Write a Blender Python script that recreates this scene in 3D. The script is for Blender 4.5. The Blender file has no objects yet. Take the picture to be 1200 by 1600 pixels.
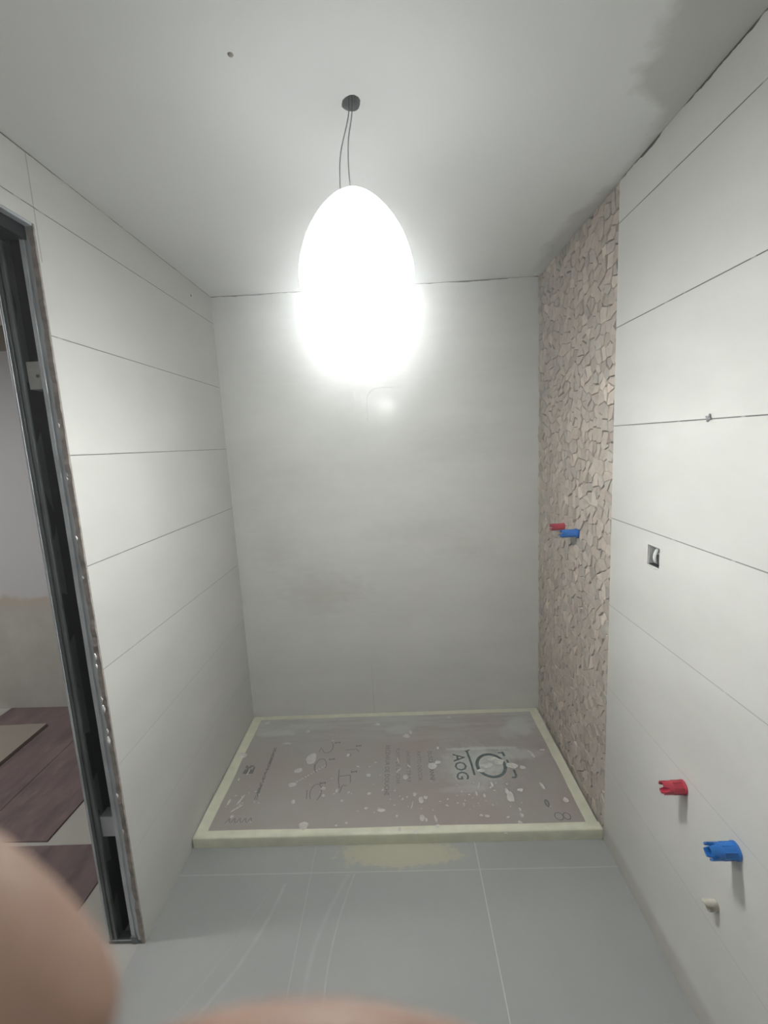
import bpy, bmesh, math, random
from mathutils import Vector, Matrix, noise
C = bpy.context.scene.collection
S = bpy.context.scene

# ------------------------------------------------------------ camera, world, exposure
CAM = Vector((0.8586, -2.2876, 1.5115))
cd = bpy.data.cameras.new('camera'); cam = bpy.data.objects.new('camera', cd); C.objects.link(cam)
cam.location = CAM; cam.rotation_euler = (1.4184, 0.0516, 0.0252)
cd.sensor_fit = 'HORIZONTAL'; cd.sensor_width = 36.0; cd.lens = 704.467 / 1200 * 36
cd.clip_start = 0.005; cd.clip_end = 30
cd.dof.use_dof = True; cd.dof.focus_distance = 2.0; cd.dof.aperture_fstop = 9.5
S.camera = cam
w = bpy.data.worlds.new('world'); S.world = w; w.use_nodes = True
w.node_tree.nodes['Background'].inputs[0].default_value = (0.02, 0.022, 0.025, 1)
S.view_settings.view_transform = 'Standard'; S.view_settings.look = 'None'
S.view_settings.gamma = 1; S.view_settings.exposure = 0.0; S.view_settings.use_curve_mapping = False

LAMP_SIDE = 8.3     # radiance of the bulb's flanks
LAMP = 345.0          # radiance of the hanging bulb
def area(name, loc, rot, size, power, col):
    l = bpy.data.lights.new(name, 'AREA'); l.shape = 'DISK'; l.size = size; l.energy = power; l.color = col
    o = bpy.data.objects.new(name, l); C.objects.link(o); o.location = loc; o.rotation_euler = rot
    return o
area('next_room_fill_light', (-1.7, -1.3, 2.2), (0, 0, 0), 0.3, 36, (1, .98, .96))  # unseen fill, added to brighten the next room
area('room_rear_fill_light', (0.8, -2.75, 2.2), (0, 0, 0), 0.6, 3, (.97, 1, 1))  # fill added behind the camera, no lamp known there

H = 2.25; W = 1.566; YF = -3.3; YT = -0.781; ZT = 0.0428; YD = -1.115; ZD = 2.084; RH = 0.302
random.seed(7)

# ------------------------------------------------------------ material helpers
class NT:
    def __init__(s, name):
        s.m = bpy.data.materials.new(name); s.m.use_nodes = True
        s.t = s.m.node_tree; s.b = s.t.nodes['Principled BSDF']; s.n = s.t.nodes
        s.co = s.n.new('ShaderNodeTexCoord').outputs['Object']
        s._xyz = None
    def link(s, a, b): s.t.links.new(a, b)
    def put(s, sock, v):
        if hasattr(v, 'is_output') or isinstance(v, bpy.types.NodeSocket): s.link(v, sock)
        else: sock.default_value = v
    def xyz(s):
        if not s._xyz:
            n = s.n.new('ShaderNodeSeparateXYZ'); s.link(s.co, n.inputs[0]); s._xyz = n.outputs
        return s._xyz
    def ma(s, op, a, b=0.0, c=0.0, clamp=False):
        n = s.n.new('ShaderNodeMath'); n.operation = op; n.use_clamp = clamp
        s.put(n.inputs[0], a); s.put(n.inputs[1], b); s.put(n.inputs[2], c); return n.outputs[0]
    def noise(s, scale, detail=3, rough=.55, st=(1, 1, 1), off=(0, 0, 0)):
        mp = s.n.new('ShaderNodeMapping'); s.link(s.co, mp.inputs[0])
        mp.inputs['Scale'].default_value = st; mp.inputs['Location'].default_value = off
        n = s.n.new('ShaderNodeTexNoise'); s.link(mp.outputs[0], n.inputs[0])
        n.inputs['Scale'].default_value = scale; n.inputs['Detail'].default_value = detail; n.inputs['Roughness'].default_value = rough
        return n.outputs[0]
    def mr(s, v, a, b, c=0.0, d=1.0):
        n = s.n.new('ShaderNodeMapRange'); s.put(n.inputs[0], v)
        for i, q in enumerate((a, b, c, d)): n.inputs[i + 1].default_value = q
        return n.outputs[0]
    def mix(s, f, a, b):
        n = s.n.new('ShaderNodeMix'); n.data_type = 'RGBA'; s.put(n.inputs[0], f)
        for k, v in ((6, a), (7, b)):
            s.put(n.inputs[k], v if not isinstance(v, tuple) else (v + (1,))[:4])
        return n.outputs[2]
    def bump(s, h, dist=.002, strength=.5):
        n = s.n.new('ShaderNodeBump'); n.inputs['Distance'].default_value = dist; n.inputs['Strength'].default_value = strength
        s.link(h, n.inputs['Height']); s.link(n.outputs[0], s.b.inputs['Normal'])
    def fin(s, col, rough=.5, metal=0.0, spec=.5):
        s.put(s.b.inputs['Base Color'], col if not isinstance(col, tuple) else (col + (1,))[:4])
        s.put(s.b.inputs['Roughness'], rough); s.put(s.b.inputs['Metallic'], metal)
        s.put(s.b.inputs['Specular IOR Level'], spec)
        return s.m
    def line(s, v, z0, step, hw):          # 1 on lines v = z0 + k*step, of half width hw
        a = s.ma('DIVIDE', s.ma('SUBTRACT', v, z0), step)
        a = s.ma('ABSOLUTE', s.ma('SUBTRACT', a, s.ma('ROUND', a)))
        return s.ma('LESS_THAN', a, hw / step)
    def at(s, v, z0, hw): return s.ma('LESS_THAN', s.ma('ABSOLUTE', s.ma('SUBTRACT', v, z0)), hw)
    def blob(s, cx, cy, rx, ry, nz=None, amp=.5, soft=.25):   # soft ellipse in x,y with ragged rim
        x, y, z = s.xyz()
        a = s.ma('POWER', s.ma('DIVIDE', s.ma('SUBTRACT', x, cx), rx), 2)
        b = s.ma('POWER', s.ma('DIVIDE', s.ma('SUBTRACT', y, cy), ry), 2)
        d = s.ma('SQRT', s.ma('ADD', a, b))
        if nz is not None: d = s.ma('ADD', d, s.ma('MULTIPLY', s.ma('SUBTRACT', nz, .5), amp * 4))
        return s.mr(d, 1 - soft, 1 + soft, 1, 0)

def simple(name, col, rough=.5, metal=0.0, spec=.5, var=.12, scale=40, bump=0):
    n = NT(name); nz = n.noise(scale, 3)
    f = n.mr(nz, .3, .7)
    m = n.fin(n.mix(f, tuple(c * (1 - var) for c in col), tuple(min(1, c * (1 + var)) for c in col)), rough, metal, spec)
    if bump: n.bump(nz, bump)
    return m

TILE = (.69, .68, .645)
def tile_base(n, st):
    a = n.noise(2.2, 4, .6, st); b = n.noise(14, 2, .5, st, (3, 1, 2))
    v = n.ma('ADD', n.ma('MULTIPLY', n.mr(a, .3, .7), .88), n.ma('MULTIPLY', n.mr(b, .3, .7), .12))
    return n.mix(v, tuple(c * .90 for c in TILE), tuple(c * 1.03 for c in TILE)), a, b

def mat_side_wall(name, z0, fade_lo, fade_hi, dark, hw, top_gap, vjoint=None, foot_band=False):
    n = NT(name); x, y, z = n.xyz()
    col, a, b = tile_base(n, (1, 1, 2.2))
    g = n.line(z, z0, RH, hw)
    br = n.ma('GREATER_THAN', n.noise(14, 2, .5, (1, 1, .01), (5, 5, 5)), .40)     # pieces of the joint already filled
    vis = n.mr(z, fade_lo, fade_hi, .22, 1)
    f = n.ma('MULTIPLY', n.ma('MULTIPLY', g, vis), n.ma('ADD', n.ma('MULTIPLY', br, .45), .55))
    if vjoint is not None:
        f = n.ma('MAXIMUM', f, n.ma('MULTIPLY', n.at(y, vjoint, .0015), n.ma('MULTIPLY', n.ma('GREATER_THAN', z, 2.0), .55)))
    col = n.mix(f, col, dark)
    if foot_band: col = n.mix(n.ma('MULTIPLY', n.mr(n.ma('ADD', z, n.ma('MULTIPLY', n.ma('SUBTRACT', n.noise(6, 3), .5), .03)), .055, .085, 1, 0), .45), col, (.36, .325, .28))  # darker, warmer band along the foot of the wall
    gp = n.ma('GREATER_THAN', z, n.ma('SUBTRACT', H, n.mr(n.noise(9, 4, .7, (1, 1, .01)), .40, .62, .0005, top_gap)))
    col = n.mix(gp, col, (.10, .095, .09))
    n.bump(n.ma('SUBTRACT', n.ma('MULTIPLY', a, .3), n.ma('MAXIMUM', f, gp)), .001, .4)
    return n.fin(col, n.mr(b, .1, .9, .28, .34), 0, .35)

M = {}
M['wall_left'] = mat_side_wall('glazed_tile_left', 0.615, 0.5, 1.2, (.15, .145, .135), .0012, .003, -1.103)
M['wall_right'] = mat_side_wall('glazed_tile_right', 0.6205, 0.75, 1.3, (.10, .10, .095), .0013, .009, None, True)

def mat_back():
    n = NT('glazed_tile_back'); x, y, z = n.xyz()
    col, a, b = tile_base(n, (1, 1, 2.4))
    g = n.line(z, .312, RH, .003)
    col = n.mix(n.ma('MULTIPLY', g, .10), col, (.80, .80, .77))
    v = n.ma('MULTIPLY', n.at(x, .672, .0012), n.mr(z, .42, .12, 0, .45))
    col = n.mix(v, col, (.28, .28, .26))
    for cx, cz, rx, rz, k in ((.45, .74, .20, .10, .38), (1.2, .95, .12, .05, .25), (.95, 1.05, .25, .06, .22), (.2, 1.0, .1, .12, .2), (1.2, 1.5, .18, .10, .16), (.35, 1.35, .16, .08, .16)):
        d = n.ma('SQRT', n.ma('ADD', n.ma('POWER', n.ma('DIVIDE', n.ma('SUBTRACT', x, cx), rx), 2), n.ma('POWER', n.ma('DIVIDE', n.ma('SUBTRACT', z, cz), rz), 2)))
        d = n.ma('ADD', d, n.ma('MULTIPLY', n.ma('SUBTRACT', b, .5), 1.6))
        col = n.mix(n.ma('MULTIPLY', n.mr(d, .3, 1.4, 1, 0), k), col, (.42, .40, .36))
    gp = n.ma('GREATER_THAN', z, n.ma('SUBTRACT', H, n.mr(n.noise(7, 4, .7, (1, 1, .01)), .36, .62, .001, .007)))
    col = n.mix(gp, col, (.09, .085, .08))
    h = n.ma('ADD', n.noise(9, 3, .6, (1, 1, 2)), n.ma('MULTIPLY', n.noise(60, 3), .25))
    n.bump(h, .0012, .35)
    return n.fin(col, n.mr(b, .3, .7, .13, .20), 0, .10)
M['wall_back'] = mat_back()

def mat_floor():
    n = NT('porcelain_floor'); x, y, z = n.xyz()
    a = n.noise(1.6, 4, .6); b = n.noise(22, 5, .7)
    col = n.mix(n.mr(a, .3, .7), (.31, .318, .315), (.355, .362, .352))
    g = n.ma('MAXIMUM', n.ma('MULTIPLY', n.line(x, 1.086, .603, .0016), n.mr(x, .5, .9, .35, 1)), n.ma('MULTIPLY', n.line(y, -.893, .603, .0022), .5))
    col = n.mix(n.ma('MULTIPLY', g, .8), col, (.62, .62, .60))
    # curved pale streaks
    for (x0, y0, x1, y1, bend, wd, k) in ((.40, -.93, .13, -1.45, .05, .010, .30), (.64, -.90, .60, -1.42, -.03, .004, .38), (.62, -.90, .55, -1.42, -.05, .012, .22), (.36, -.93, .05, -1.5, .03, .004, .15)):
        t = n.mr(y, y0, y1, 0, 1)
        xc = n.ma('ADD', n.ma('ADD', x0, n.ma('MULTIPLY', t, x1 - x0)), n.ma('MULTIPLY', n.ma('SINE', n.ma('MULTIPLY', t, math.pi)), bend))
        d = n.ma('ABSOLUTE', n.ma('SUBTRACT', x, xc))
        s_ = n.ma('MULTIPLY', n.mr(d, 0, wd, 1, 0), n.ma('MULTIPLY', n.ma('LESS_THAN', y, y0), k))
        s_ = n.ma('MULTIPLY', s_, n.mr(b, .35, .6, .4, 1))
        col = n.mix(s_, col, (.66, .67, .66))
    st = n.blob(.80, -.825, .21, .055, b, .45, .15)
    col = n.mix(n.ma('MULTIPLY', st, .55), col, (.58, .53, .36))
    n.bump(a, .001, .2)
    return n.fin(col, n.mr(b, .3, .7, .34, .48), 0, .4)
M['floor'] = mat_floor()

def mat_ceiling():
    n = NT('painted_ceiling'); x, y, z = n.xyz()
    a = n.noise(1.5, 4); b = n.noise(5, 5, .65)
    col = n.mix(n.mr(a, .3, .7), (.83, .835, .825), (.87, .87, .86))
    e = n.ma('ADD', x, n.ma('MULTIPLY', n.ma('SUBTRACT', b, .5), .16))
    lim = n.ma('ADD', n.mr(y, -1.20, -1.08, 1.385, 1.50), n.ma('MULTIPLY', n.mr(n.ma('ABSOLUTE', n.ma('ADD', y, .90)), .10, .24, 1, 0), .045))
    st = n.ma('MULTIPLY', n.mr(n.ma('SUBTRACT', e, lim), -.01, .03, 0, 1), n.ma('GREATER_THAN', x, 1.3))
    st = n.ma('MULTIPLY', st, n.mr(y, .0, -.25, 0, 1))
    col = n.mix(n.ma('MULTIPLY', st, .6), col, (.47, .455, .42))
    n.bump(b, .001, .3)
    return n.fin(col, .75, 0, .2)
M['ceiling'] = mat_ceiling()

def mat_outer():
    n = NT('outer_plaster'); x, y, z = n.xyz()
    b = n.noise(5, 5, .7)
    zz = n.ma('ADD', z, n.ma('MULTIPLY', n.ma('SUBTRACT', b, .5), .18))
    low = n.mr(zz, .69, .73, 1, 0)
    col = n.mix(low, (.46, .46, .47), n.mix(n.mr(b, .3, .7), (.36, .35, .32), (.44, .43, .40)))
    mid = n.ma('MULTIPLY', n.mr(zz, .62, .70, 0, 1), low)
    col = n.mix(n.ma('MULTIPLY', mid, .6), col, (.42, .34, .26))
    col = n.mix(n.ma('GREATER_THAN', z, 2.115), col, (.26, .22, .18))
    return n.fin(col, .85, 0, .2)
M['outer'] = mat_outer()
M['outer_floor'] = simple('screed_floor', (.40, .39, .36), .7, var=.08, scale=6)
M['core'] = simple('wall_core', (.30, .27, .24), .9, var=.2, scale=30, bump=.002)
M['metal'] = simple('galvanised_steel', (.58, .62, .65), .42, .3, var=.18, scale=12, bump=.0006)
M['metal_dull'] = simple('dull_galvanised_steel', (.15, .17, .17), .5, .4, var=.2, scale=12)
M['pocket'] = simple('pocket_shade', (.003, .004, .007), .6, 0, var=.2)  # near black: the slot's shade is put into the colour
M['mortar'] = simple('tile_edge_mortar', (.33, .29, .26), .9, var=.35, scale=45, bump=.003)
M['plaster_w'] = simple('white_plaster', (.62, .62, .60), .8, var=.08, scale=80, bump=.001)
M['white_p'] = simple('white_plastic', (.7, .7, .68), .35, var=.03)
M['grey_p'] = simple('grey_plastic', (.30, .31, .31), .5, var=.3, scale=60)
M['black'] = simple('box_shade', (.02, .022, .025), .6, var=.2)
M['wire'] = simple('grey_wire', (.12, .12, .13), .5, var=.1)
M['red'] = simple('red_plastic', (.42, .035, .06), .35, var=.12, scale=90)
M['blue'] = simple('blue_plastic', (.02, .16, .52), .35, var=.12, scale=90)
M['beige'] = simple('beige_plastic', (.52, .49, .42), .5, var=.2, scale=90)
M['tape'] = simple('masking_tape', (.73, .72, .58), .55, var=.08, scale=18, bump=.001)
M['tray'] = simple('white_tray', (.6, .6, .58), .35, var=.03)
M['ink'] = simple('grey_print', (.075, .075, .07), .8, var=.35, scale=70)
M['ink_l'] = simple('faint_print', (.125, .122, .115), .8, var=.3, scale=70)
M['ink_t'] = simple('teal_print', (.10, .135, .14), .8, var=.4, scale=60)
def mat_sheet():
    n = NT('mauve_brown_sheet'); a = n.noise(3, 5, .65, (4, 1, 1)); b = n.noise(9, 5, .7, (2.5, 1, 1))
    col = n.mix(n.mr(a, .3, .7), (.105, .075, .078), (.185, .135, .135))
    col = n.mix(n.ma('MULTIPLY', n.mr(b, .5, .75), .45), col, (.25, .21, .20))
    n.bump(a, .002); return n.fin(col, .7, 0, .3)
M['sheet'] = mat_sheet()
M['board_tan'] = simple('tan_board', (.27, .235, .20), .75, var=.08, scale=5)
M['splat'] = simple('dried_plaster', (.66, .645, .61), .85, var=.12, scale=60)

def mat_board():
    n = NT('protective_cardboard'); x, y, z = n.xyz()
    a = n.noise(4, 5, .6); b = n.noise(16, 6, .7, (1, 1, 1)); c = n.noise(7, 5, .7, (.5, 4, 1))
    col = n.mix(n.mr(a, .35, .65), (.37, .31, .29), (.385, .365, .34))
    # whitish dust smears along the back
    back = n.ma('MULTIPLY', n.mr(y, -.30, -.08, 0, 1), n.mr(c, .40, .62, .1, 1))
    col = n.mix(n.ma('MULTIPLY', back, .6), col, (.62, .63, .61))
    for cx, cy, rx, ry, k in ((.16, -.155, .10, .022, .75), (.30, -.12, .18, .018, .4), (1.42, -.15, .055, .07, .75), (1.36, -.20, .05, .05, .4), (1.20, -.315, .17, .010, .6), (1.13, -.43, .13, .14, .38), (1.22, -.40, .09, .075, .5), (.82, -.15, .07, .035, .5), (1.36, -.36, .10, .035, .5), (1.08, -.57, .10, .02, .3)):
        f = n.blob(cx, cy, rx, ry, b, .5, .3)
        col = n.mix(n.ma('MULTIPLY', f, k), col, (.60, .61, .59))
    n.bump(b, .002, .5)
    return n.fin(col, n.mr(b, .3, .7, .32, .6), 0, .4)
M['board'] = mat_board()

def mat_chip():
    n = NT('stone_chips')
    at = n.n.new('ShaderNodeAttribute'); at.attribute_name = 'tone'
    b = n.noise(55, 5, .65)
    k = n.mr(b, .3, .7, .84, 1.12)
    v = n.n.new('ShaderNodeVectorMath'); v.operation = 'SCALE'
    n.link(at.outputs['Color'], v.inputs[0]); n.link(k, v.inputs['Scale'])
    n.bump(b, .003, .6)
    return n.fin(v.outputs[0], .6, 0, .3)
M['chip'] = mat_chip()
M['grout'] = simple('mosaic_bed', (.13, .115, .10), .9, var=.2, scale=40, bump=.003)

def mat_skin():
    n = NT('skin'); a = n.noise(120, 3); b = n.noise(500, 2)
    m = n.fin(n.mix(n.mr(a, .3, .7), (.36, .225, .17), (.42, .285, .225)), .5, 0, .3)
    n.b.inputs['Subsurface Weight'].default_value = .15
    n.b.inputs['Subsurface Radius'].default_value = (.01, .004, .002)
    n.b.inputs['Subsurface Scale'].default_value = .3
    n.bump(b, .0003, .3)
    return m
M['skin'] = mat_skin()
def mat_emit(name, col, s):
    m = bpy.data.materials.new(name); m.use_nodes = True; t = m.node_tree
    t.nodes.remove(t.nodes['Principled BSDF'])
    e = t.nodes.new('ShaderNodeEmission'); e.inputs[0].default_value = col + (1,); e.inputs[1].default_value = s
    t.links.new(e.outputs[0], t.nodes['Material Output'].inputs[0]); return m
M['glow'] = mat_emit('lit_bulb_diffuser', (.965, 1.0, .985), LAMP)   # a bulb glows least next to its base
t = M['glow'].node_tree; co = t.nodes.new('ShaderNodeTexCoord'); sx = t.nodes.new('ShaderNodeSeparateXYZ'); mr_ = t.nodes.new('ShaderNodeMapRange')
t.nodes.remove(mr_); t.nodes.remove(sx)
ge = t.nodes.new('ShaderNodeNewGeometry'); sx = t.nodes.new('ShaderNodeSeparateXYZ'); t.links.new(ge.outputs['Normal'], sx.inputs[0])
ng = t.nodes.new('ShaderNodeMath'); ng.operation = 'MULTIPLY'; ng.inputs[1].default_value = -1; t.links.new(sx.outputs[2], ng.inputs[0])
mx = t.nodes.new('ShaderNodeMath'); mx.operation = 'MAXIMUM'; mx.inputs[1].default_value = 0; t.links.new(ng.outputs[0], mx.inputs[0])
ml = t.nodes.new('ShaderNodeMath'); ml.operation = 'MULTIPLY_ADD'; ml.inputs[1].default_value = LAMP; 
up_ = t.nodes.new('ShaderNodeMapRange'); up_.inputs[1].default_value = 0; up_.inputs[2].default_value = .8; up_.inputs[3].default_value = LAMP_SIDE; up_.inputs[4].default_value = 2.5
t.links.new(sx.outputs[2], up_.inputs[0]); t.links.new(up_.outputs[0], ml.inputs[2])
pw = t.nodes.new('ShaderNodeMath'); pw.operation = 'POWER'; pw.inputs[1].default_value = 4; t.links.new(mx.outputs[0], pw.inputs[0]); t.links.new(pw.outputs[0], ml.inputs[0]); t.links.new(ml.outputs[0], t.nodes['Emission'].inputs[1])
HAZE = .14  # density of the scatter added for the bulb's glow
hz = bpy.data.materials.new('glow_haze'); hz.use_nodes = True; t = hz.node_tree; t.nodes.remove(t.nodes['Principled BSDF'])
v = t.nodes.new('ShaderNodeVolumeScatter'); v.inputs['Density'].default_value = HAZE; v.inputs['Anisotropy'].default_value = .86
t.links.new(v.outputs[0], t.nodes['Material Output'].inputs['Volume'])


# ------------------------------------------------------------ mesh helpers
def box(bm, x0, x1, y0, y1, z0, z1, mi=0):
    vs = [bm.verts.new((x, y, z)) for z in (z0, z1) for y in (y0, y1) for x in (x0, x1)]
    for f in ((0, 2, 3, 1), (4, 5, 7, 6), (0, 1, 5, 4), (2, 6, 7, 3), (0, 4, 6, 2), (1, 3, 7, 5)):
        fc = bm.faces.new([vs[i] for i in f]); fc.material_index = mi
def obj(name, bm, mats, parent=None, smooth=False, bevel=0):
    bmesh.ops.recalc_face_normals(bm, faces=bm.faces)
    me = bpy.data.meshes.new(name); bm.to_mesh(me); bm.free()
    for m in (mats if isinstance(mats, (list, tuple)) else [mats]): me.materials.append(m)
    if smooth:
        for p in me.polygons: p.use_smooth = True
    o = bpy.data.objects.new(name, me); C.objects.link(o)
    if bevel:
        b = o.modifiers.new('bevel', 'BEVEL'); b.width = bevel; b.segments = 2; b.limit_method = 'ANGLE'
    if parent: o.parent = parent; o.matrix_parent_inverse = Matrix.Translation(-parent.location)
    return o
def thing(name, label, cat, loc=(0, 0, 0), group=None):
    o = bpy.data.objects.new(name, None); C.objects.link(o); o.location = loc; o.empty_display_size = .05
    return tag(o, label, cat, group)
def tag(o, label, cat, group=None):
    o['label'] = label; o['category'] = cat
    if group: o['group'] = group
    return o
def struct(o): o['kind'] = 'structure'; return o
def tube(bm, pts, r, seg=8, caps=True):
    pts = [Vector(p) for p in pts]; rings = []
    rs = r if isinstance(r, (list, tuple)) else [r] * len(pts)
    up = Vector((0.13, .31, .94)).normalized()
    for i, p in enumerate(pts):
        d = (pts[min(i + 1, len(pts) - 1)] - pts[max(i - 1, 0)]).normalized()
        u = d.cross(up)
        if u.length < .1: u = d.cross(Vector((1, 0, 0)))
        u.normalize(); v = d.cross(u)
        rings.append([bm.verts.new(p + (u * math.cos(t) + v * math.sin(t)) * rs[i]) for t in [2 * math.pi * k / seg for k in range(seg)]])
    for a, b in zip(rings, rings[1:]):
        for k in range(seg): bm.faces.new((a[k], a[(k + 1) % seg], b[(k + 1) % seg], b[k]))
    if caps: bm.faces.new(rings[0]); bm.faces.new(rings[-1][::-1])
def lathe(bm, prof, c, seg=32, axis='z'):
    rings = []
    for r, h in prof:
        ring = []
        for k in range(seg):
            t = 2 * math.pi * k / seg
            p = Vector((r * math.cos(t), r * math.sin(t), h))
            if axis == 'x': p = Vector((h, p.x, p.y))
            ring.append(bm.verts.new(Vector(c) + p))
        rings.append(ring)
    for a, b in zip(rings, rings[1:]):
        for k in range(seg): bm.faces.new((a[k], a[(k + 1) % seg], b[(k + 1) % seg], b[k]))
    bm.faces.new(rings[0]); bm.faces.new(rings[-1][::-1])
def smooth_path(p, n=8):
    p = [Vector(q) for q in p]; out = []
    for i in range(len(p) - 1):
        a, b, c, d = p[max(i - 1, 0)], p[i], p[i + 1], p[min(i + 2, len(p) - 1)]
        for k in range(n):
            t = k / n
            out.append(.5 * ((2 * b) + (c - a) * t + (2 * a - 5 * b + 4 * c - d) * t * t + (3 * b - a - 3 * c + d) * t ** 3))
    return out + [p[-1]]

# ------------------------------------------------------------ structure
bm = bmesh.new(); box(bm, -.02, W + .25, YF - .1, 0.1, -.15, 0); struct(obj('floor', bm, M['floor']))
bm = bmesh.new(); box(bm, -3.3, -.02, YF - .1, .5, -.15, -.0005); struct(obj('floor_next_room', bm, M['outer_floor']))
bm = bmesh.new(); box(bm, -.036, W + .25, 0, .12, 0, H); struct(obj('wall_back', bm, M['wall_back']))
bm = bmesh.new(); box(bm, -.118, W + .25, YF - .1, YF, 0, H); struct(obj('wall_front', bm, M['wall_left']))
# right wall, split round the socket hole; the strip behind the mosaic is set back
hy0, hy1, hz0, hz1 = -1.066, -1.008, 1.128, 1.186
bm = bmesh.new()
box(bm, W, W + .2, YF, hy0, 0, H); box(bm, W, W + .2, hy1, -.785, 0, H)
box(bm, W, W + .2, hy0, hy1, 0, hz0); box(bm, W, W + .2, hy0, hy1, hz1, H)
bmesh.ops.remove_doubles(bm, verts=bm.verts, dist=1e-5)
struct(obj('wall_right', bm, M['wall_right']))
bm = bmesh.new(); box(bm, W + .012, W + .2, -.785, 0, 0, H); struct(obj('wall_right_shower', bm, M['grout']))
# left wall with a sliding door pocket
bm = bmesh.new()
box(bm, -.036, 0, YD + .004, 0, 0, H)
box(bm, -.036, 0, -1.93, YD + .004, ZD, H); box(bm, -.036, 0, YF, -1.93, 0, H)
struct(obj('wall_left', bm, M['wall_left']))
bm = bmesh.new()
box(bm, -.118, -.090, YD + .004, .24, 0, H); box(bm, -.118, -.036, -1.93, YD + .004, ZD + .03, H)
box(bm, -.118, -.036, YF, -1.93, 0, H)
struct(obj('wall_left_outer', bm, M['core']))
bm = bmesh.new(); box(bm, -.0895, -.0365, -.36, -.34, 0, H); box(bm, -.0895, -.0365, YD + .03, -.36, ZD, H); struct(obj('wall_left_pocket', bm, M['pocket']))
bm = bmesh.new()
box(bm, -.0375, -.0362, YD + .01, -.36, 0, ZD); box(bm, -.0898, -.0885, YD + .01, -.36, 0, ZD)  # black sheets lining the slot to hold its shade
struct(obj('pocket_shade_sheets', bm, M['pocket']))
# next room
bm = bmesh.new(); box(bm, -3.3, -.118, .24, .36, 0, H); struct(obj('wall_next_room_back', bm, M['outer']))
bm = bmesh.new(); box(bm, -3.42, -3.3, YF - .1, .36, 0, H); struct(obj('wall_next_room_left', bm, M['outer']))
bm = bmesh.new(); box(bm, -3.3, -.118, YF - .1, YF, 0, H); struct(obj('wall_next_room_front', bm, M['outer']))
# ceiling with a ragged hole
hole = [(.776, -1.175), (.779, -1.187), (.787, -1.195), (.797, -1.200), (.806, -1.199), (.814, -1.192), (.817, -1.182), (.815, -1.168), (.811, -1.157), (.805, -1.152), (.797, -1.150), (.787, -1.153), (.779, -1.160), (.775, -1.167)]
bm = bmesh.new()
def loop(pts, z):
    vs = [bm.verts.new((x, y, z)) for x, y in pts]
    return vs, [bm.edges.new((vs[i], vs[(i + 1) % len(vs)])) for i in range(len(vs))]
rect = [(-3.42, YF - .1), (W + .25, YF - .1), (W + .25, .36), (-3.42, .36)]
rv, re = loop(rect, H); hv, he = loop(hole, H)
bmesh.ops.triangle_fill(bm, edges=re + he, use_beauty=True)
up = [bm.verts.new((v.co.x, v.co.y, H + .12)) for v in hv]
for i in range(len(hv)): f = bm.faces.new((hv[i], hv[(i + 1) % len(hv)], up[(i + 1) % len(hv)], up[i])); f.material_index = 1
f = bm.faces.new(up); f.material_index = 1
top = [bm.verts.new((x, y, H + .15)) for x, y in rect]
for i in range(4): bm.faces.new((rv[i], rv[(i + 1) % 4], top[(i + 1) % 4], top[i]))
bm.faces.new(top)
struct(obj('ceiling', bm, [M['ceiling'], M['grey_p']]))

# ------------------------------------------------------------ door_1: metal pocket frame
d1 = bpy.data.objects.new('door_1', None); C.objects.link(d1); d1.location = (-.06, YD, 0); struct(d1)
def profile(name, x0, x1, mat, lip, lipside):
    bm = bmesh.new(); n = 46
    zs = [ZD * i / n for i in range(n + 1)]
    # folded sheet: face plus two returns with a shallow groove
    sec = [(x0, YD + .03), (x0, YD), (x0 + (x1 - x0) * .35, YD), (x0 + (x1 - x0) * .42, YD + .004), (x0 + (x1 - x0) * .62, YD + .004), (x0 + (x1 - x0) * .70, YD), (x1, YD), (x1, YD + .03)]
    rows = []
    for z in zs:
        j = (noise.noise(Vector((z * 7, x0 * 9, 0))) * .0012)
        rows.append([bm.verts.new((x + j, y, z)) for x, y in sec])
    for a, b in zip(rows, rows[1:]):
        for k in range(len(sec) - 1): bm.faces.new((a[k], a[k + 1], b[k + 1], b[k]))
    o = obj(name, bm, mat, d1)
    s = o.modifiers.new('s', 'SOLIDIFY'); s.thickness = .0012; s.offset = 0
    return o
profile('jamb_profile', -.040, -.012, M['metal'], 0, 0)
profile('jamb_profile', -.110, -.089, M['metal_dull'], 0, 0)
bm = bmesh.new(); box(bm, -.1165, -.1105, YD - .002, YD + .02, 0, ZD); obj('profile_edge', bm, M['metal'], d1, bevel=.001)
# ragged tile/mortar edge beside the profile
bm = bmesh.new(); n = 160; prev = None
for i in range(n + 1):
    z = ZD * i / n
    e = -.0135 + .0035 * noise.noise(Vector((z * 22, 0, 3)))
    f = YD - .0015 + .004 * noise.noise(Vector((z * 35, 4, 0)))
    row = [bm.verts.new(p) for p in ((0, YD + .004, z), (-.0005, f, z), (e, f - .0005, z), (e, YD + .006, z))]
    if prev:
        for k in range(3): bm.faces.new((prev[k], prev[k + 1], row[k + 1], row[k]))
    prev = row
obj('mortar_edge', bm, M['mortar'], d1)
bm = bmesh.new()
for px, z, s in ((-.012, 1.60, .004), (-.012, 1.46, .003), (-.012, 1.30, .004), (-.012, 1.19, .003), (-.012, .96, .006), (-.013, .93, .005), (-.012, .80, .008), (-.012, .70, .009), (-.013, .52, .006), (-.012, .40, .005), (-.013, .83, .005), (-.011, .73, .005)):
    tube(bm, [(px, YD - .003, z - s * 1.6), (px + .001, YD - .004, z), (px - .001, YD - .003, z + s * 1.5)], [s * .2, s * .55, s * .25], 7)
obj('plaster_drip', bm, M['plaster_w'], d1, True)
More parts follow.
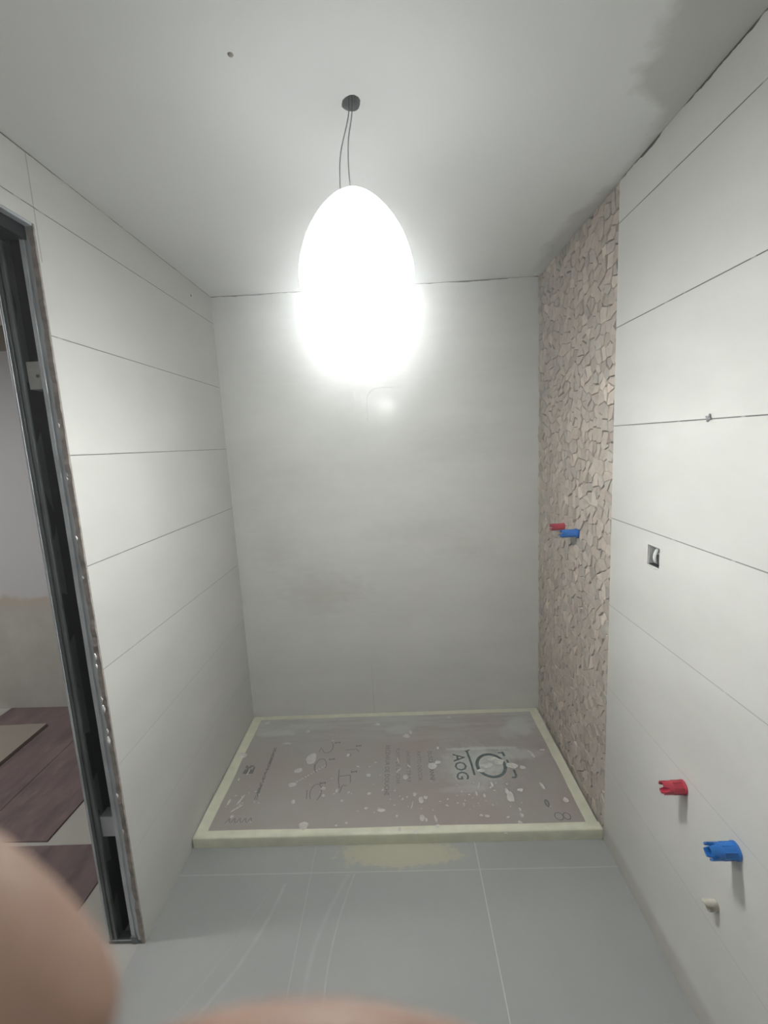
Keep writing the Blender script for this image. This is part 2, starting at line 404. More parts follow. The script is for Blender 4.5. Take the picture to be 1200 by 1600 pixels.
# header: bright outer edge, track underneath blackened for its shade
bm = bmesh.new(); box(bm, -.020, -.002, -1.92, YD, ZD - .006, ZD + .002); obj('header_edge', bm, M['metal'], d1, bevel=.001)
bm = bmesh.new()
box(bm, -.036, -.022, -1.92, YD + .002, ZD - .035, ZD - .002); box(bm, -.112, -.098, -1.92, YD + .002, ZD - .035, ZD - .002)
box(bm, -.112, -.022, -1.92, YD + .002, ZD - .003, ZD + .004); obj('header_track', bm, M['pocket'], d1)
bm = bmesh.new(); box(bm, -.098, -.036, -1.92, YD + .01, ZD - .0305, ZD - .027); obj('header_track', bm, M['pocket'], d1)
bm = bmesh.new(); box(bm, -.085, -.037, YD + .012, YD + .05, 1.695, 1.765); o = obj('spacer_block', bm, M['plaster_w'], d1, bevel=.002)
bm = bmesh.new(); lathe(bm, [(.004, 0), (.004, .002)], (0, 0, 0), 12)
for v in bm.verts: v.co = Vector((-.058 + v.co.x, YD + .0125 - v.co.z, 1.728 + v.co.y))
obj('screw', bm, M['metal_dull'], d1)
bm = bmesh.new(); box(bm, -.088, -.037, YD + .010, YD + .05, .372, .440); obj('spacer_block', bm, M['metal'], d1, bevel=.002)
bm = bmesh.new(); box(bm, -.116, -.006, YD - .002, YD + .03, 0, .012); obj('floor_bracket', bm, M['metal_dull'], d1, bevel=.002)
bm = bmesh.new(); box(bm, -.042, -.022, YD - .004, YD, .0, .028); obj('floor_bracket', bm, M['metal_dull'], d1, bevel=.002)

# ------------------------------------------------------------ next room floor coverings
def slab(name, poly, z0, z1, mat, label, cat, seams=(), group=None):
    bm = bmesh.new()
    lo = [bm.verts.new((x, y, z0)) for x, y in poly]; hi = [bm.verts.new((x, y, z1)) for x, y in poly]
    bm.faces.new(lo); bm.faces.new(hi)
    for i in range(len(poly)): bm.faces.new((lo[i], lo[(i + 1) % len(poly)], hi[(i + 1) % len(poly)], hi[i]))
    return tag(obj(name, bm, mat), label, cat, group)
slab('floor_sheet', [(-.612, -.738), (-.600, .22), (-.966, .225), (-.942, -.735)], 0, .006, M['sheet'], 'mauve brown floor sheet next to the doorway, nearest the bathroom wall', 'floor covering')
slab('floor_sheet', [(-.948, -.738), (-.972, .228), (-1.60, .235), (-1.60, -.74)], 0, .004, M['sheet'], 'mauve brown floor sheet lying under the tan board in the next room', 'floor covering')
slab('floor_sheet', [(-.285, -.755), (-.302, -1.9), (-1.2, -1.9), (-1.2, -.762)], 0, .004, M['sheet'], 'dark floor sheet in the doorway, nearest to the camera', 'floor covering')
slab('board', [(-1.215, .035), (-1.20, -.62), (-1.75, -.62), (-1.75, .02)], .005, .022, M['board_tan'], 'tan rectangular board lying on the dark floor sheets in the next room', 'board')

# ------------------------------------------------------------ stone mosaic panel
def clip(poly, a, b, c):
    out = []
    for i in range(len(poly)):
        p, q = poly[i], poly[(i + 1) % len(poly)]
        dp = a * p[0] + b * p[1] - c; dq = a * q[0] + b * q[1] - c
        if dp <= 0: out.append(p)
        if dp * dq < 0:
            t = dp / (dp - dq); out.append((p[0] + (q[0] - p[0]) * t, p[1] + (q[1] - p[1]) * t))
    return out
sp = .039; y0, y1 = -.784, -.001
nu = int((y1 - y0) / sp) + 1; nv = int(H / sp) + 1
rnd = random.Random(3)
seeds = {}
for i in range(-1, nu + 1):
    for j in range(-1, nv + 1):
        seeds[i, j] = (y0 + (i + .5 + rnd.uniform(-.46, .46)) * sp, (j + .5 + rnd.uniform(-.46, .46)) * sp)
bm = bmesh.new(); cl = bm.loops.layers.float_color.new('tone')
holes = [(-.35, 1.113), (-.49, 1.113)]
for i in range(nu):
    for j in range(nv):
        s0 = seeds[i, j]
        poly = [(y0, 0.0), (y1, 0.0), (y1, H - .002), (y0, H - .002)]
        for di in (-2, -1, 0, 1, 2):
            for dj in (-2, -1, 0, 1, 2):
                t = seeds.get((i + di, j + dj))
                if t is None or t == s0: continue
                a, b = t[0] - s0[0], t[1] - s0[1]; L = math.hypot(a, b)
                gap = rnd.choice((.0001, .0002, .0002, .0003, .0004, .0018, .0030)) * (1.0)
                c = (a * (t[0] + s0[0]) + b * (t[1] + s0[1])) / 2 / L - gap
                poly = clip(poly, a / L, b / L, c)
                if len(poly) < 3: break
            if len(poly) < 3: break
        if len(poly) < 3: continue
        cx = sum(p[0] for p in poly) / len(poly); cy = sum(p[1] for p in poly) / len(poly)
        if any((cx - h[0]) ** 2 + (cy - h[1]) ** 2 < .012 ** 2 for h in holes): continue
        # cut corners and rough edges
        rough = []
        for k in range(len(poly)):
            p, q = poly[k], poly[(k + 1) % len(poly)]
            rough.append(p)
            m = ((p[0] + q[0]) / 2, (p[1] + q[1]) / 2); kk = rnd.uniform(-.0005, .0022)
            d = math.hypot(cx - m[0], cy - m[1]) + 1e-6
            rough.append((m[0] + (cx - m[0]) / d * kk, m[1] + (cy - m[1]) / d * kk))
        dep = rnd.uniform(.006, .0110); ta, tb = rnd.uniform(-.12, .12), rnd.uniform(-.14, .14)
        g = rnd.uniform(.86, 1.06); h = rnd.random()
        base = (.58, .50, .435) if h < .6 else ((.53, .48, .43) if h < .85 else (.64, .56, .49))
        if rnd.random() < .04: g *= .80
        if rnd.random() < .06: g *= 1.25
        col = (base[0] * g, base[1] * g, base[2] * g, 1)
        X0 = W + .012
        def top_pt(p, s): 
            yy = cx + (p[0] - cx) * s; zz = cy + (p[1] - cy) * s
            return (X0 - dep - ta * (yy - cx) - tb * (zz - cy), yy, zz)
        lo = [bm.verts.new((X0 - .0003, p[0], p[1])) for p in rough]
        md = [bm.verts.new((top_pt(p, 1)[0] + .0010, p[0], p[1])) for p in rough]
        hi = [bm.verts.new(top_pt(p, .94)) for p in rough]
        N = len(rough); fs = []
        for k in range(N):
            fs.append(bm.faces.new((lo[k], lo[(k + 1) % N], md[(k + 1) % N], md[k])))
            fs.append(bm.faces.new((md[k], md[(k + 1) % N], hi[(k + 1) % N], hi[k])))
        fs.append(bm.faces.new(hi))
        for f in fs:
            for l in f.loops: l[cl] = col
tag(obj('stone_mosaic_panel', bm, M['chip']), 'beige broken stone mosaic strip covering the shower end of the right wall', 'wall mosaic')

# ------------------------------------------------------------ shower tray and its protective board
tray = thing('shower_tray', 'low rectangular shower tray edge showing under the taped board', 'shower tray', (.78, -.39, 0))
bm = bmesh.new(); box(bm, .006, W - .004, YT + .001, -.003, 0, ZT - .004); obj('tray_body', bm, M['tray'], tray, bevel=.003)
pb = thing('protective_board', 'dirty brown printed cardboard taped over the shower tray', 'cardboard', (.78, -.39, ZT - .004))
bm = bmesh.new(); box(bm, .010, W - .006, YT + .003, -.006, ZT - .004, ZT); obj('cardboard', bm, M['board'], pb)
def tape(p0, p1, wd, side, seed, down=0):
    # strip from p0 to p1 along the tray rim; side = inward direction; ragged inner edge
    bm = bmesh.new(); n = 50; prev = None
    p0 = Vector(p0); p1 = Vector(p1); s = Vector(side)
    for i in range(n + 1):
        t = i / n; p = p0.lerp(p1, t)
        ww = wd * (1 + .10 * noise.noise(Vector((t * 4, seed, 0))) + .03 * noise.noise(Vector((t * 20, seed, 1))))
        hz = .0007 + .0012 * max(0, noise.noise(Vector((t * 9, seed, 5))))
        pts = [p + s * ww + Vector((0, 0, ZT + .0004)), p + s * ww * .5 + Vector((0, 0, ZT + hz)), p + Vector((0, 0, ZT + .0012))]
        if down:
            pts.append(p - s * (.0015 + .001 * noise.noise(Vector((t * 12, seed, 3)))) + Vector((0, 0, ZT - .004)))
            pts.append(p - s * (.0018 + .002 * noise.noise(Vector((t * 8, seed, 8)))) + Vector((0, 0, ZT * .5)))
            pts.append(p - s * .0015 + Vector((0, 0, .0005)))
        row = [bm.verts.new(q) for q in pts]
        if prev:
            for k in range(len(row) - 1): bm.faces.new((prev[k], prev[k + 1], row[k + 1], row[k]))
        prev = row
    return obj('masking_tape', bm, M['tape'], pb, True)
tape((.006, YT, 0), (W - .002, YT, 0), .032, (0, 1, 0), 1, 1)
tape((.005, YT + .004, 0), (.005, -.01, 0), .047, (1, 0, 0), 2)
tape((W - .008, YT + .004, 0), (W - .012, -.01, 0), .042, (-1, 0, 0), 3)
tape((.01, -.004, 0), (W - .01, -.004, 0), .030, (0, -1, 0), 4)
# printing (all turned a quarter turn, reading from the back wall towards the door side)
def text_mesh(name, body, x, y, length, height, mat, align='CENTER', bold=0):
    cu = bpy.data.curves.new('t', 'FONT'); cu.body = body; cu.align_x = align; cu.align_y = 'CENTER'; cu.offset = bold; cu.resolution_u = 2
    o = bpy.data.objects.new('t', cu); C.objects.link(o)
    dg = bpy.context.evaluated_depsgraph_get(); dg.update()
    me = bpy.data.meshes.new_from_object(o.evaluated_get(dg))
    bpy.data.objects.remove(o)
    xs = [v.co.x for v in me.vertices]; ys = [v.co.y for v in me.vertices]
    wx, wy = max(xs) - min(xs), max(ys) - min(ys); mx, my = (max(xs) + min(xs)) / 2, (max(ys) + min(ys)) / 2
    for v in me.vertices:
        u = (v.co.x - mx) / wx * length; h = (v.co.y - my) / wy * height
        v.co = (x + h, y - u, ZT + .0005)
    me.materials.append(mat)
    b2 = bpy.data.objects.new(name, me); C.objects.link(b2); b2.parent = pb; b2.matrix_parent_inverse = Matrix.Translation(-pb.location)
    return b2
def ring(bm, cx, cy, rx, ry, w, a0=0, a1=360, n=40):
    prev = None
    for i in range(n + 1):
        t = math.radians(a0 + (a1 - a0) * i / n)
        r = [bm.verts.new((cx + (rx + k) * math.cos(t), cy + (ry + k) * math.sin(t), ZT + .0005)) for k in (-w / 2, w / 2)]
        if prev: bm.faces.new((prev[0], prev[1], r[1], r[0]))
        prev = r
def stroke(bm, pts, w):
    for (xa, ya), (xb, yb) in zip(pts, pts[1:]):
        d = Vector((xb - xa, yb - ya)); n = Vector((-d.y, d.x)).normalized() * w / 2
        bm.faces.new([bm.verts.new((x, y, ZT + .0005)) for x, y in ((xa + n.x, ya + n.y), (xb + n.x, yb + n.y), (xb - n.x, yb - n.y), (xa - n.x, ya - n.y))])
text_mesh('printed_line', 'RECEVEUR DE DOUCHE', .751, -.433, .318, .020, M['ink'])
text_mesh('printed_line', 'PLATO DE DUCHA', .800, -.415, .232, .018, M['ink_l'])
text_mesh('printed_line', 'SHOWER TRAY', .848, -.420, .205, .018, M['ink_l'])
text_mesh('printed_line', 'PIATTO DOCCIA', .898, -.420, .190, .018, M['ink_l'])
text_mesh('printed_line', 'DUSCHWANNE', .952, -.422, .190, .020, M['ink'])
text_mesh('printed_lettering', 'AOG', 1.085, -.432, .165, .055, M['ink_t'], bold=.012)
bm = bmesh.new()
stroke(bm, [(1.128, -.335), (1.135, -.41), (1.138, -.49)], .010); stroke(bm, [(1.118, -.335), (1.142, -.325)], .008)
ring(bm, 1.222, -.432, .062, .072, .015, 20, 395); stroke(bm, [(1.292, -.345), (1.296, -.375)], .012); stroke(bm, [(1.270, -.352), (1.292, -.352)], .008)
stroke(bm, [(1.300, -.40), (1.305, -.43)], .010); stroke(bm, [(1.316, -.465), (1.318, -.50), (1.308, -.512), (1.296, -.508)], .010)
obj('printed_logo', bm, M['ink_t'], pb)
for cx, cy, rx, ry, a0, a1 in ((.455, -.275, .026, .042, -160, 60), (.440, -.405, .026, .048, -20, 240), (.445, -.565, .024, .048, -60, 230)):
    bm = bmesh.new(); ring(bm, cx, cy, rx, ry, .0045, a0, a1, 22); obj('printed_drawing', bm, M['ink_l'], pb)
for pts, wd in (([(.416, -.31), (.424, -.275)], .004), ([(.415, -.43), (.408, -.39)], .004), ([(.412, -.60), (.405, -.55)], .004),
                ([(.53, -.43), (.535, -.50), (.545, -.545)], .005), ([(.53, -.475), (.585, -.468), (.590, -.515)], .0045),
                ([(.545, -.30), (.60, -.295), (.612, -.318)], .004), ([(.570, -.345), (.575, -.33)], .006), ([(.548, -.57), (.556, -.53), (.572, -.53)], .0045)):
    bm = bmesh.new(); stroke(bm, pts, wd); obj('printed_drawing', bm, M['ink_l'], pb)
for x, y in ((.499, -.242), (.607, -.272), (.487, -.362), (.600, -.448), (.467, -.512)):
    bm = bmesh.new()
    stroke(bm, [(x - .011, y + .006), (x - .011, y - .006)], .005); stroke(bm, [(x - .009, y - .003), (x + .009, y + .003)], .006); stroke(bm, [(x + .011, y + .006), (x + .011, y - .006)], .005)
    obj('printed_mark', bm, M['ink'], pb)
bm = bmesh.new(); r2 = random.Random(5)   # small unreadable line of print
y = -.255
while y > -.60:
    l = r2.uniform(.004, .010)
    for k in (-.0045, .0, .0045):
        if r2.random() < .72: stroke(bm, [(.193 + k, y), (.193 + k + r2.uniform(-.001, .001), y - l)], .0035)
    y -= l + r2.uniform(.0005, .003)
obj('printed_small_line', bm, M['ink'], pb)
bm = bmesh.new()
for ix in range(5):
    for iy in range(6):
        if r2.random() < .78: stroke(bm, [(.090 + ix * .0095, -.388 - iy * .009), (.090 + ix * .0095, -.397 - iy * .009)], .0085)
obj('printed_block', bm, M['ink'], pb)
bm = bmesh.new()
for i in range(5):
    a = .105 + i * .022; stroke(bm, [(a, -.715), (a + .012, -.690), (a + .018, -.712)], .0035)
obj('printed_corner_mark', bm, M['ink_l'], pb)
for q in ((1.425, -.72, .016, .018, .004), (1.455, -.72, .013, .016, .004), (1.40, -.655, .006, .016, .008)):
    bm = bmesh.new(); ring(bm, *q); obj('printed_corner_mark', bm, M['ink_l'], pb)
# dried plaster drops
def blob(bm, x, y, rx, ry, ang=0, h=.0022, seed=0):
    n = 14; ca, sa = math.cos(ang), math.sin(ang)
    out, inn = [], []
    for k in range(n):
        t = 2 * math.pi * k / n; w_ = 1 + .35 * noise.noise(Vector((math.cos(t) * 1.3, math.sin(t) * 1.3, seed * 3.7)))
        u, v = rx * w_ * math.cos(t), ry * w_ * math.sin(t)
        out.append(bm.verts.new((x + u * ca - v * sa, y + u * sa + v * ca, ZT + .0003)))
        inn.append(bm.verts.new((x + .7 * (u * ca - v * sa), y + .7 * (u * sa + v * ca), ZT + h)))
    for k in range(n): bm.faces.new((out[k], out[(k + 1) % n], inn[(k + 1) % n], inn[k]))
    bm.faces.new(inn)
drops = [(0.3891, -0.3556, 0.0247, 0.0348, 0.0), (0.3406, -0.4299, 0.018, 0.0164, 0.0), (0.3335, -0.516, 0.0172, 0.0151, 0.3), (0.4261, -0.7339, 0.0178, 0.0208, 0.0), (0.3302, -0.1461, 0.0102, 0.0106, 0.0), (0.4742, -0.5434, 0.0112, 0.0092, 0.0), (0.4806, -0.5831, 0.0069, 0.007, 0.0), (0.3584, -0.6136, 0.0082, 0.0119, 0.0), (0.6679, -0.4708, 0.0101, 0.0118, 0.0), (0.677, -0.5793, 0.0082, 0.0071, 0.0), (0.5616, -0.3364, 0.0077, 0.0112, 0.0), (0.5351, -0.5601, 0.0056, 0.0108, 0.0), (0.5635, -0.6136, 0.0067, 0.0051, 0.0), (0.241, -0.2381, 0.0262, 0.0064, 0.0), (0.7315, -0.6687, 0.0156, 0.008, 0.0), (0.6684, -0.657, 0.0079, 0.0065, 0.0), (0.5946, -0.7268, 0.0051, 0.0045, 0.0), (0.5556, -0.7376, 0.0051, 0.0045, 0.0), (0.9553, -0.4257, 0.0203, 0.0203, 0.0), (0.9838, -0.4019, 0.0147, 0.0104, 0.3), (0.8341, -0.4889, 0.0113, 0.0173, 0.0), (0.8031, -0.4482, 0.0043, 0.0199, -0.6), (0.8006, -0.3816, 0.0039, 0.0212, 0.2), (0.8503, -0.4215, 0.0059, 0.0123, 0.6), (0.8947, -0.6213, 0.0106, 0.0167, 0.0), (0.9141, -0.6083, 0.008, 0.0102, 0.5), (0.8696, -0.5895, 0.0081, 0.0104, 0.0), (0.9514, -0.7521, 0.0098, 0.0087, 0.0), (0.947, -0.7191, 0.005, 0.018, 0.2), (0.8666, -0.7757, 0.0097, 0.0085, 0.0), (0.8058, -0.7624, 0.0061, 0.0115, 0.0), (0.7937, -0.6991, 0.0051, 0.0062, 0.0), (0.8947, -0.7114, 0.0101, 0.0152, 0.0), (0.9092, -0.721, 0.005, 0.009, 0.0), (0.8567, -0.6467, 0.0026, 0.0195, -0.2), (1.2616, -0.6167, 0.0156, 0.0298, 0.0), (1.2561, -0.5854, 0.0079, 0.0173, 0.0), (1.3134, -0.5804, 0.0119, 0.0087, 0.0), (1.4096, -0.5625, 0.0066, 0.0211, 0.2), (1.4798, -0.6408, 0.0114, 0.013, 0.0), (1.2829, -0.711, 0.0074, 0.0106, 0.0), (1.2691, -0.7437, 0.0073, 0.0088, 0.0), (1.1485, -0.7099, 0.0099, 0.0061, 0.0), (1.1267, -0.7062, 0.0075, 0.0046, 0.0), (1.1452, -0.5493, 0.0041, 0.0179, -0.3), (1.2027, -0.5477, 0.0054, 0.0126, 0.0), (1.1289, -0.595, 0.0053, 0.0137, 0.0), (1.1586, -0.6063, 0.0053, 0.0102, 0.0), (1.1822, -0.6573, 0.0051, 0.0064, 0.0), (1.2016, -0.7907, 0.0071, 0.0033, 0.0), (1.283, -0.683, 0.005, 0.0094, 0.0), (1.0673, -0.6503, 0.0039, 0.0097, 0.0), (0.9927, -0.3054, 0.0061, 0.0091, 0.0), (1.0731, -0.0638, 0.0102, 0.0112, 0.0), (0.8437, -0.2071, 0.0161, 0.015, 0.0), (0.8673, -0.1777, 0.0065, 0.0153, 0.0), (1.4223, -0.3647, 0.0088, 0.0256, 0.3), (1.4802, -0.3407, 0.0118, 0.0088, 0.2), (1.2012, -0.4316, 0.0257, 0.0161, 0.0), (1.2639, -0.4093, 0.0231, 0.0205, 0.2), (1.3152, -0.4362, 0.0255, 0.02, -0.3), (1.1723, -0.4627, 0.0169, 0.0118, 0.0), (1.2385, -0.3914, 0.0291, 0.0126, 0.0), (1.3573, -0.4501, 0.0141, 0.0119, 0.0), (1.408, -0.6711, 0.0025, 0.0032, 0.0), (0.0828, -0.6045, 0.0056, 0.0173, 0.0), (0.1292, -0.5957, 0.0042, 0.0277, -0.3), (0.1282, -0.6397, 0.0041, 0.0265, -0.8), (0.1219, -0.6817, 0.0067, 0.008, 0.0), (0.0793, -0.4759, 0.0045, 0.0079, 0.0), (0.1092, -0.4331, 0.003, 0.0164, -0.2), (0.0388, -0.3139, 0.0288, 0.0183, -0.4), (0.0939, -0.0633, 0.0142, 0.0114, 0.0), (0.6938, -0.1053, 0.0136, 0.0109, 0.0), (0.3404, -0.5087, 0.00585, 0.0035, 0.4), (0.3509, -0.4998, 0.0056454545454545455, 0.0035, 0.4), (0.3615, -0.4907, 0.005440909090909091, 0.0035, 0.4), (0.3722, -0.4816, 0.005236363636363635, 0.0035, 0.4), (0.383, -0.4724, 0.005031818181818182, 0.0035, 0.4), (0.3939, -0.4631, 0.004827272727272727, 0.0035, 0.4), (0.4049, -0.4538, 0.004622727272727272, 0.0035, 0.4), (0.416, -0.4444, 0.0044181818181818185, 0.0035, 0.4), (0.4271, -0.4348, 0.004213636363636364, 0.0035, 0.4), (0.4384, -0.4252, 0.004009090909090908, 0.0035, 0.4), (0.4498, -0.4155, 0.003804545454545454, 0.0035, 0.4), (0.4613, -0.4058, 0.0036, 0.0035, 0.4)]
bm = bmesh.new()
for i, (x, y, rx, ry, ang) in enumerate(drops): blob(bm, x, y, rx, ry, ang, seed=i)
r4 = random.Random(12)
for i in range(70):
    cxy = r4.choice(((1.22, -.56, .16, .07), (1.15, -.62, .25, .08), (.85, -.60, .2, .10), (.55, -.5, .3, .2), (.15, -.60, .06, .08)))
    s = r4.uniform(.0018, .0042)
    blob(bm, cxy[0] + r4.gauss(0, .5) * cxy[2], max(-.745, min(-.05, cxy[1] + r4.gauss(0, .6) * cxy[3])), s, s * r4.uniform(.8, 2), r4.uniform(0, 3), .0015, 100 + i)
o = obj('plaster_spatter', bm, M['splat'], pb, True); o['kind'] = 'stuff'

# ------------------------------------------------------------ pipe plugs
def plug(name, y, z, r, L, mat, label, cat='pipe plug', x0=W, tilt=0, rot=0, collar=None):
    t = thing(name, label, cat, (x0, y, z), 'coloured pipe test plugs' if cat == 'pipe plug' else None)
    bm = bmesh.new(); n = 32; N = 10
    def P(rr, h, a): return (-h, rr * math.cos(a), rr * math.sin(a))
    rows = []
    prof = [(r * 1.12, -.002), (r * 1.12, .004), (r * .98, .006), (r * .95, L * .55), (r, L * .6), (r, L)]
    inner = [(r * .78, L), (r * .74, L * .35)]
    for rr, h in prof + inner:
        row = []
        for k in range(n):
            a = 2 * math.pi * k / n
            hh = h
            if abs(h - L) < 1e-6:      # castellated mouth: four notches
                q = (a + rot) % (math.pi / 2)
                if q < .42: hh = L * .78
            if h == -.002: hh = -.012
            row.append(bm.verts.new(P(rr, hh, a)))
        rows.append(row)
    for a, b in zip(rows, rows[1:]):
        for k in range(n): bm.faces.new((a[k], a[(k + 1) % n], b[(k + 1) % n], b[k]))
    bm.faces.new(rows[0]); bm.faces.new(rows[-1][::-1])
    for v in bm.verts:
        v.co = Matrix.Rotation(tilt, 3, 'Y') @ v.co
        v.co += Vector((x0, y, z))
    obj('plug_body', bm, mat, t, False)
    bm = bmesh.new()   # ribs on the sleeve
    for k in range(8):
        a = 2 * math.pi * k / 8 + .2
        tube(bm, [Vector((x0, y, z)) + Matrix.Rotation(tilt, 3, 'Y') @ Vector(P(r * .98, h, a)) for h in (.006, L * .55)], r * .07, 6)
    obj('rib', bm, mat, t)
    return t
plug('pipe_plug', -1.217, .585, .0165, .056, M['red'], 'red plastic plug low on the tiled right wall', rot=.6)
plug('pipe_plug', -1.400, .583, .0175, .060, M['blue'], 'blue plastic plug low on the tiled right wall', rot=.3)
plug('pipe_plug', -.350, 1.113, .0155, .056, M['red'], 'red plastic plug sticking out of the stone mosaic', x0=W + .002, rot=.5)
plug('pipe_plug', -.490, 1.113, .0165, .062, M['blue'], 'blue plastic plug sticking out of the stone mosaic', x0=W + .002, rot=.2)
# pale cut pipe end below the blue plug
t = thing('pipe_stub', 'short pale broken pipe end low on the right wall below the blue plug', 'pipe', (W, -1.353, .385))
bm = bmesh.new(); n = 20; rows = []
for rr, h, j in ((.013, -.01, 0), (.013, .020, 1), (.0100, .020, 1), (.0095, .002, 0)):
    rows.append([bm.verts.new((W - h - (j * (.012 * max(0, math.sin(2 * math.pi * k / n)) + .003 * noise.noise(Vector((k, 2, 0))))), -1.353 + rr * math.cos(2 * math.pi * k / n), .388 + rr * math.sin(2 * math.pi * k / n))) for k in range(n)])
for a, b in zip(rows, rows[1:]):
    for k in range(n): bm.faces.new((a[k], a[(k + 1) % n], b[(k + 1) % n], b[k]))
bm.faces.new(rows[0])
obj('pipe_end', bm, M['beige'], t, True)
bm = bmesh.new(); f = bm.faces.new([bm.verts.new((W - .003, -1.353 + .0098 * math.cos(a), .388 + .0098 * math.sin(a))) for a in [2 * math.pi * k / 16 for k in range(16)]])
bmesh.ops.extrude_face_region(bm, geom=[f]); obj('pipe_bore', bm, M['grey_p'], t)

# ------------------------------------------------------------ electrical box in the right wall
t = thing('electrical_box', 'small open electrical box recessed in the tiled right wall', 'electrical box', (W + .03, -1.037, 1.157))
bm = bmesh.new(); a0, a1, b0, b1 = hy0 + .0005, hy1 - .0005, hz0 + .0005, hz1 - .0005
box(bm, W + .050, W + .053, a0, a1, b0, b1); box(bm, W + .004, W + .05, a0, a0 + .002, b0, b1); box(bm, W + .004, W + .05, a1 - .002, a1, b0, b1)
box(bm, W + .004, W + .05, a0, a1, b0, b0 + .002); box(bm, W + .004, W + .05, a0, a1, b1 - .002, b1)
obj('box_shell', bm, M['black'], t)  # shell coloured black for the shade inside the box
bm = bmesh.new(); tube(bm, smooth_path([(W + .045, -1.022, 1.181), (W + .020, -1.028, 1.176), (W + .008, -1.033, 1.160), (W + .012, -1.032, 1.142), (W + .030, -1.030, 1.134)]), .0060, 10); obj('cable', bm, M['white_p'], t, True)
bm = bmesh.new(); tube(bm, smooth_path([(W + .045, -1.050, 1.176), (W + .018, -1.052, 1.168), (W + .012, -1.040, 1.164)]), .003, 8); obj('cable', bm, M['grey_p'], t, True)
bm = bmesh.new(); box(bm, W + .002, W + .045, -1.0125, -1.0105, 1.132, 1.182); obj('lit_inner_side', bm, M['white_p'], t)  # white sheet gives the box's inner side its lit tone
bm = bmesh.new(); tube(bm, [(W + .001, -1.066, 1.1275), (W - .0018, -1.05, 1.1265), (W - .0012, -1.03, 1.1275), (W + .001, -1.012, 1.127)], [.001, .003, .0028, .001], 8)
obj('plaster_lip', bm, M['plaster_w'], t, True)
# small dark plug in the joint of the right wall, nail marks
bm = bmesh.new()
for a in range(4): tube(bm, [(W - .001, -1.236, 1.529), (W - .003, -1.236 + .009 * math.cos(a * 1.57 + .4), 1.529 + .009 * math.sin(a * 1.57 + .4))], [.005, .002], 7)
tag(obj('tile_spacer', bm, M['grey_p'], None, True), 'small dark tile spacer stuck in the upper joint of the right wall', 'spacer')
bm = bmesh.new(); lathe(bm, [(.0035, -.002), (.0045, .001), (.002, .003)], (.0005, -.229, 2.186), 12, 'x'); tag(obj('nail', bm, M['metal_dull'], None, True), 'tiny dark nail head high on the left wall near the back corner', 'nail')
bm = bmesh.new(); lathe(bm, [(.002, -.0035), (.005, -.0015), (.006, .001)], (.582, -1.322, H), 12); tag(obj('screw_head', bm, M['mortar'], None, True), 'tiny brownish screw head in the ceiling left of the lamp hole', 'screw')

# the bulb's glint on the back wall, built as pale glossy beads
M['gloss'] = simple('glint_gloss', (.75, .75, .73), .12, 0, .8, var=.02)
t = thing('bulb_glint', 'hooked glint of the bulb on the back wall, built as a pale bead', 'glint', (.75, 0, 1.75))
for nm, pts, r in (('glint_hook', [(0.7241, -0.0005, 1.6316), (0.7245, -0.0005, 1.6939), (0.7307, -0.0005, 1.7462), (0.7608, -0.0005, 1.7753), (0.8086, -0.0005, 1.7819), (0.8558, -0.0005, 1.7793), (0.8965, -0.0005, 1.774)], .0024), ('glint_streak', [(0.6654, -0.0005, 1.7682), (0.6651, -0.0005, 1.7126), (0.6585, -0.0005, 1.657)], .0014), ('glint_streak', [(0.6994, -0.0005, 1.7541), (0.6993, -0.0005, 1.6984)], .0012)):
    bm = bmesh.new(); tube(bm, smooth_path(pts, 5), r, 8); obj(nm, bm, M['gloss'], t, True)

# ------------------------------------------------------------ hanging bulb
lamp = thing('hanging_bulb', 'dazzling white bulb hanging on two thin wires from the ceiling', 'lamp', (.795, -1.178, H))
bx, by = .788, -1.178
prof = smooth_path([(.004, 0, 1.766), (.045, 0, 1.773), (.088, 0, 1.802), (.122, 0, 1.850), (.132, 0, 1.900), (.116, 0, 1.965), (.086, 0, 2.018), (.052, 0, 2.054), (.020, 0, 2.074)], 5)  # bulb outline widened to the size of its glare
bm = bmesh.new(); lathe(bm, [(v.x, v.z) for v in prof], (bx, by, 0), 48); obj('diffuser', bm, M['glow'], lamp, True)
zt_ = 1.996
bm = bmesh.new(); lathe(bm, [(.0165, zt_ + .062), (.0165, zt_ + .074), (.012, zt_ + .080)], (bx, by, 0), 24); obj('socket', bm, M['white_p'], lamp, True)
zs = zt_ + .08
for pts in ([(.790, -1.170, 2.30), (.790, -1.172, 2.235), (.768, -1.178, 2.155), (.762, -1.178, 2.10), (.764, -1.178, 2.045), (bx - .010, by, 2.045)],
            [(.800, -1.170, 2.30), (.797, -1.172, 2.235), (.786, -1.178, 2.175), (.783, -1.178, 2.11), (.788, -1.178, 2.052), (bx + .006, by, 2.045)]):
    bm = bmesh.new(); tube(bm, smooth_path(pts), .0013, 8); obj('wire', bm, M['wire'], lamp, True)

# scattering volume added to spread a glow round the bulb
if HAZE > 0:
    bm = bmesh.new(); box(bm, .0008, W - .013, YF + .002, -.0012, .0008, H - .0008)
    struct(obj('haze', bm, hz))

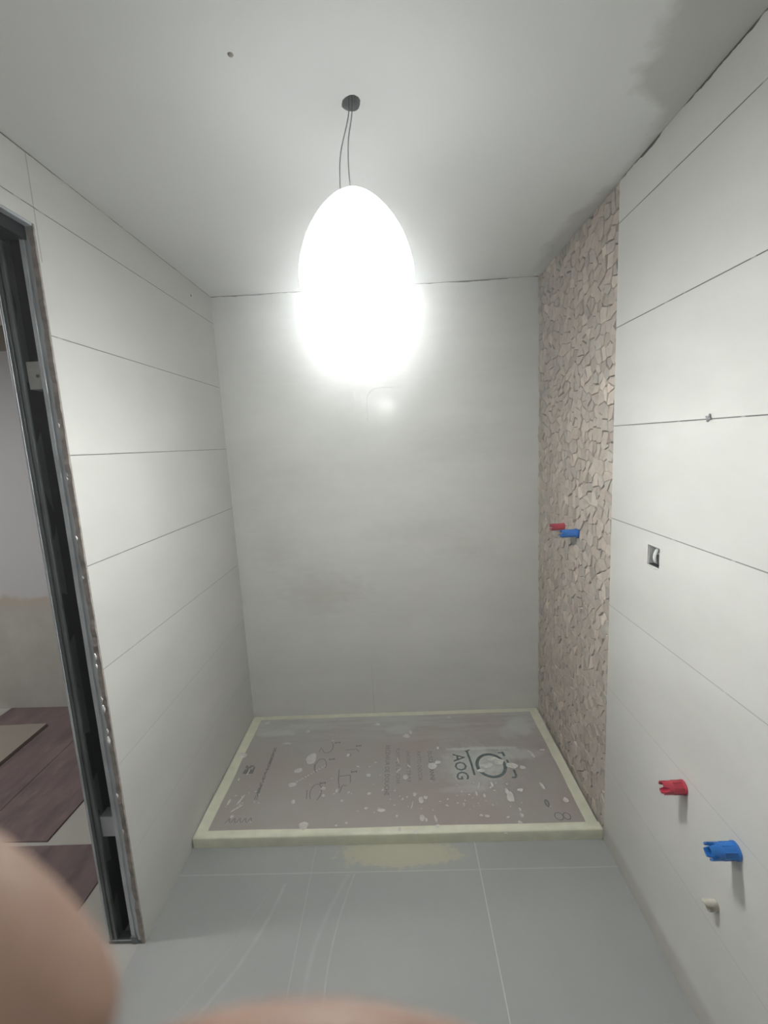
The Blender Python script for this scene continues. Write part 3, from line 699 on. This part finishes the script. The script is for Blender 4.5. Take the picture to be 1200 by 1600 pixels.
# ------------------------------------------------------------ the photographer's hand
HC = ([(0.75142, -2.29789, 1.46756, 0.031), (0.76873, -2.26354, 1.48977, 0.017), (0.8024, -2.25037, 1.46941, 0.0112), (0.81756, -2.25196, 1.45576, 0.0104), (0.82185, -2.25314, 1.44713, 0.0088), (0.76941, -2.28192, 1.43586, 0.023), (0.80172, -2.26346, 1.43044, 0.0092), (0.83125, -2.25318, 1.44486, 0.0088), (0.84795, -2.25237, 1.44657, 0.0086), (0.86613, -2.25251, 1.44167, 0.008), (0.87676, -2.25556, 1.43272, 0.006), (0.77575, -2.29696, 1.4156, 0.02), (0.80784, -2.27486, 1.4076, 0.0088), (0.83477, -2.26551, 1.40993, 0.0084), (0.8549, -2.27322, 1.40814, 0.007), (0.77357, -2.31512, 1.40332, 0.013), (0.8003, -2.29322, 1.38852, 0.008), (0.82408, -2.28228, 1.38873, 0.0075), (0.8404, -2.2862, 1.39261, 0.006), (0.73579, -2.34961, 1.43074, 0.028), (0.72485, -2.40768, 1.38454, 0.027), (0.70856, -2.49439, 1.31772, 0.036), (0.70271, -2.56297, 1.26785, 0.042), (0.7771, -2.319, 1.46961, 0.013), (0.80208, -2.33799, 1.4592, 0.0105), (0.82501, -2.34296, 1.45482, 0.0085)], [(0, 1), (1, 2), (2, 3), (3, 4), (0, 5), (5, 6), (6, 7), (7, 8), (8, 9), (9, 10), (5, 11), (11, 12), (12, 13), (13, 14), (11, 15), (15, 16), (16, 17), (17, 18), (0, 19), (19, 20), (20, 21), (21, 22), (0, 23), (23, 24), (24, 25)])
def hand():
    joints, edges = HC
    me = bpy.data.meshes.new('hand'); me.from_pydata([j[:3] for j in joints], edges, [])
    o = bpy.data.objects.new('hand', me); C.objects.link(o)
    sk = o.modifiers.new('skin', 'SKIN'); sk.use_smooth_shade = True
    bpy.context.view_layer.update()
    lay = me.skin_vertices[0] if me.skin_vertices else None
    if lay is None:
        bpy.context.view_layer.objects.active = o
        bpy.ops.mesh.customdata_skin_add(); lay = me.skin_vertices[0]
    for i, j in enumerate(joints):
        lay.data[i].radius = (j[3], j[3]); lay.data[i].use_root = (i == 0)
    ss = o.modifiers.new('sub', 'SUBSURF'); ss.levels = 3; ss.render_levels = 3
    me.materials.append(M['skin'])
    dg = bpy.context.evaluated_depsgraph_get(); dg.update()
    m2 = bpy.data.meshes.new_from_object(o.evaluated_get(dg)); o.modifiers.clear(); o.data = m2
    m2.materials.clear(); m2.materials.append(M['skin'])
    for p in m2.polygons: p.use_smooth = True
    return tag(o, "photographer's blurred fingers close to the camera at the lower left and bottom", 'hand')
hand()
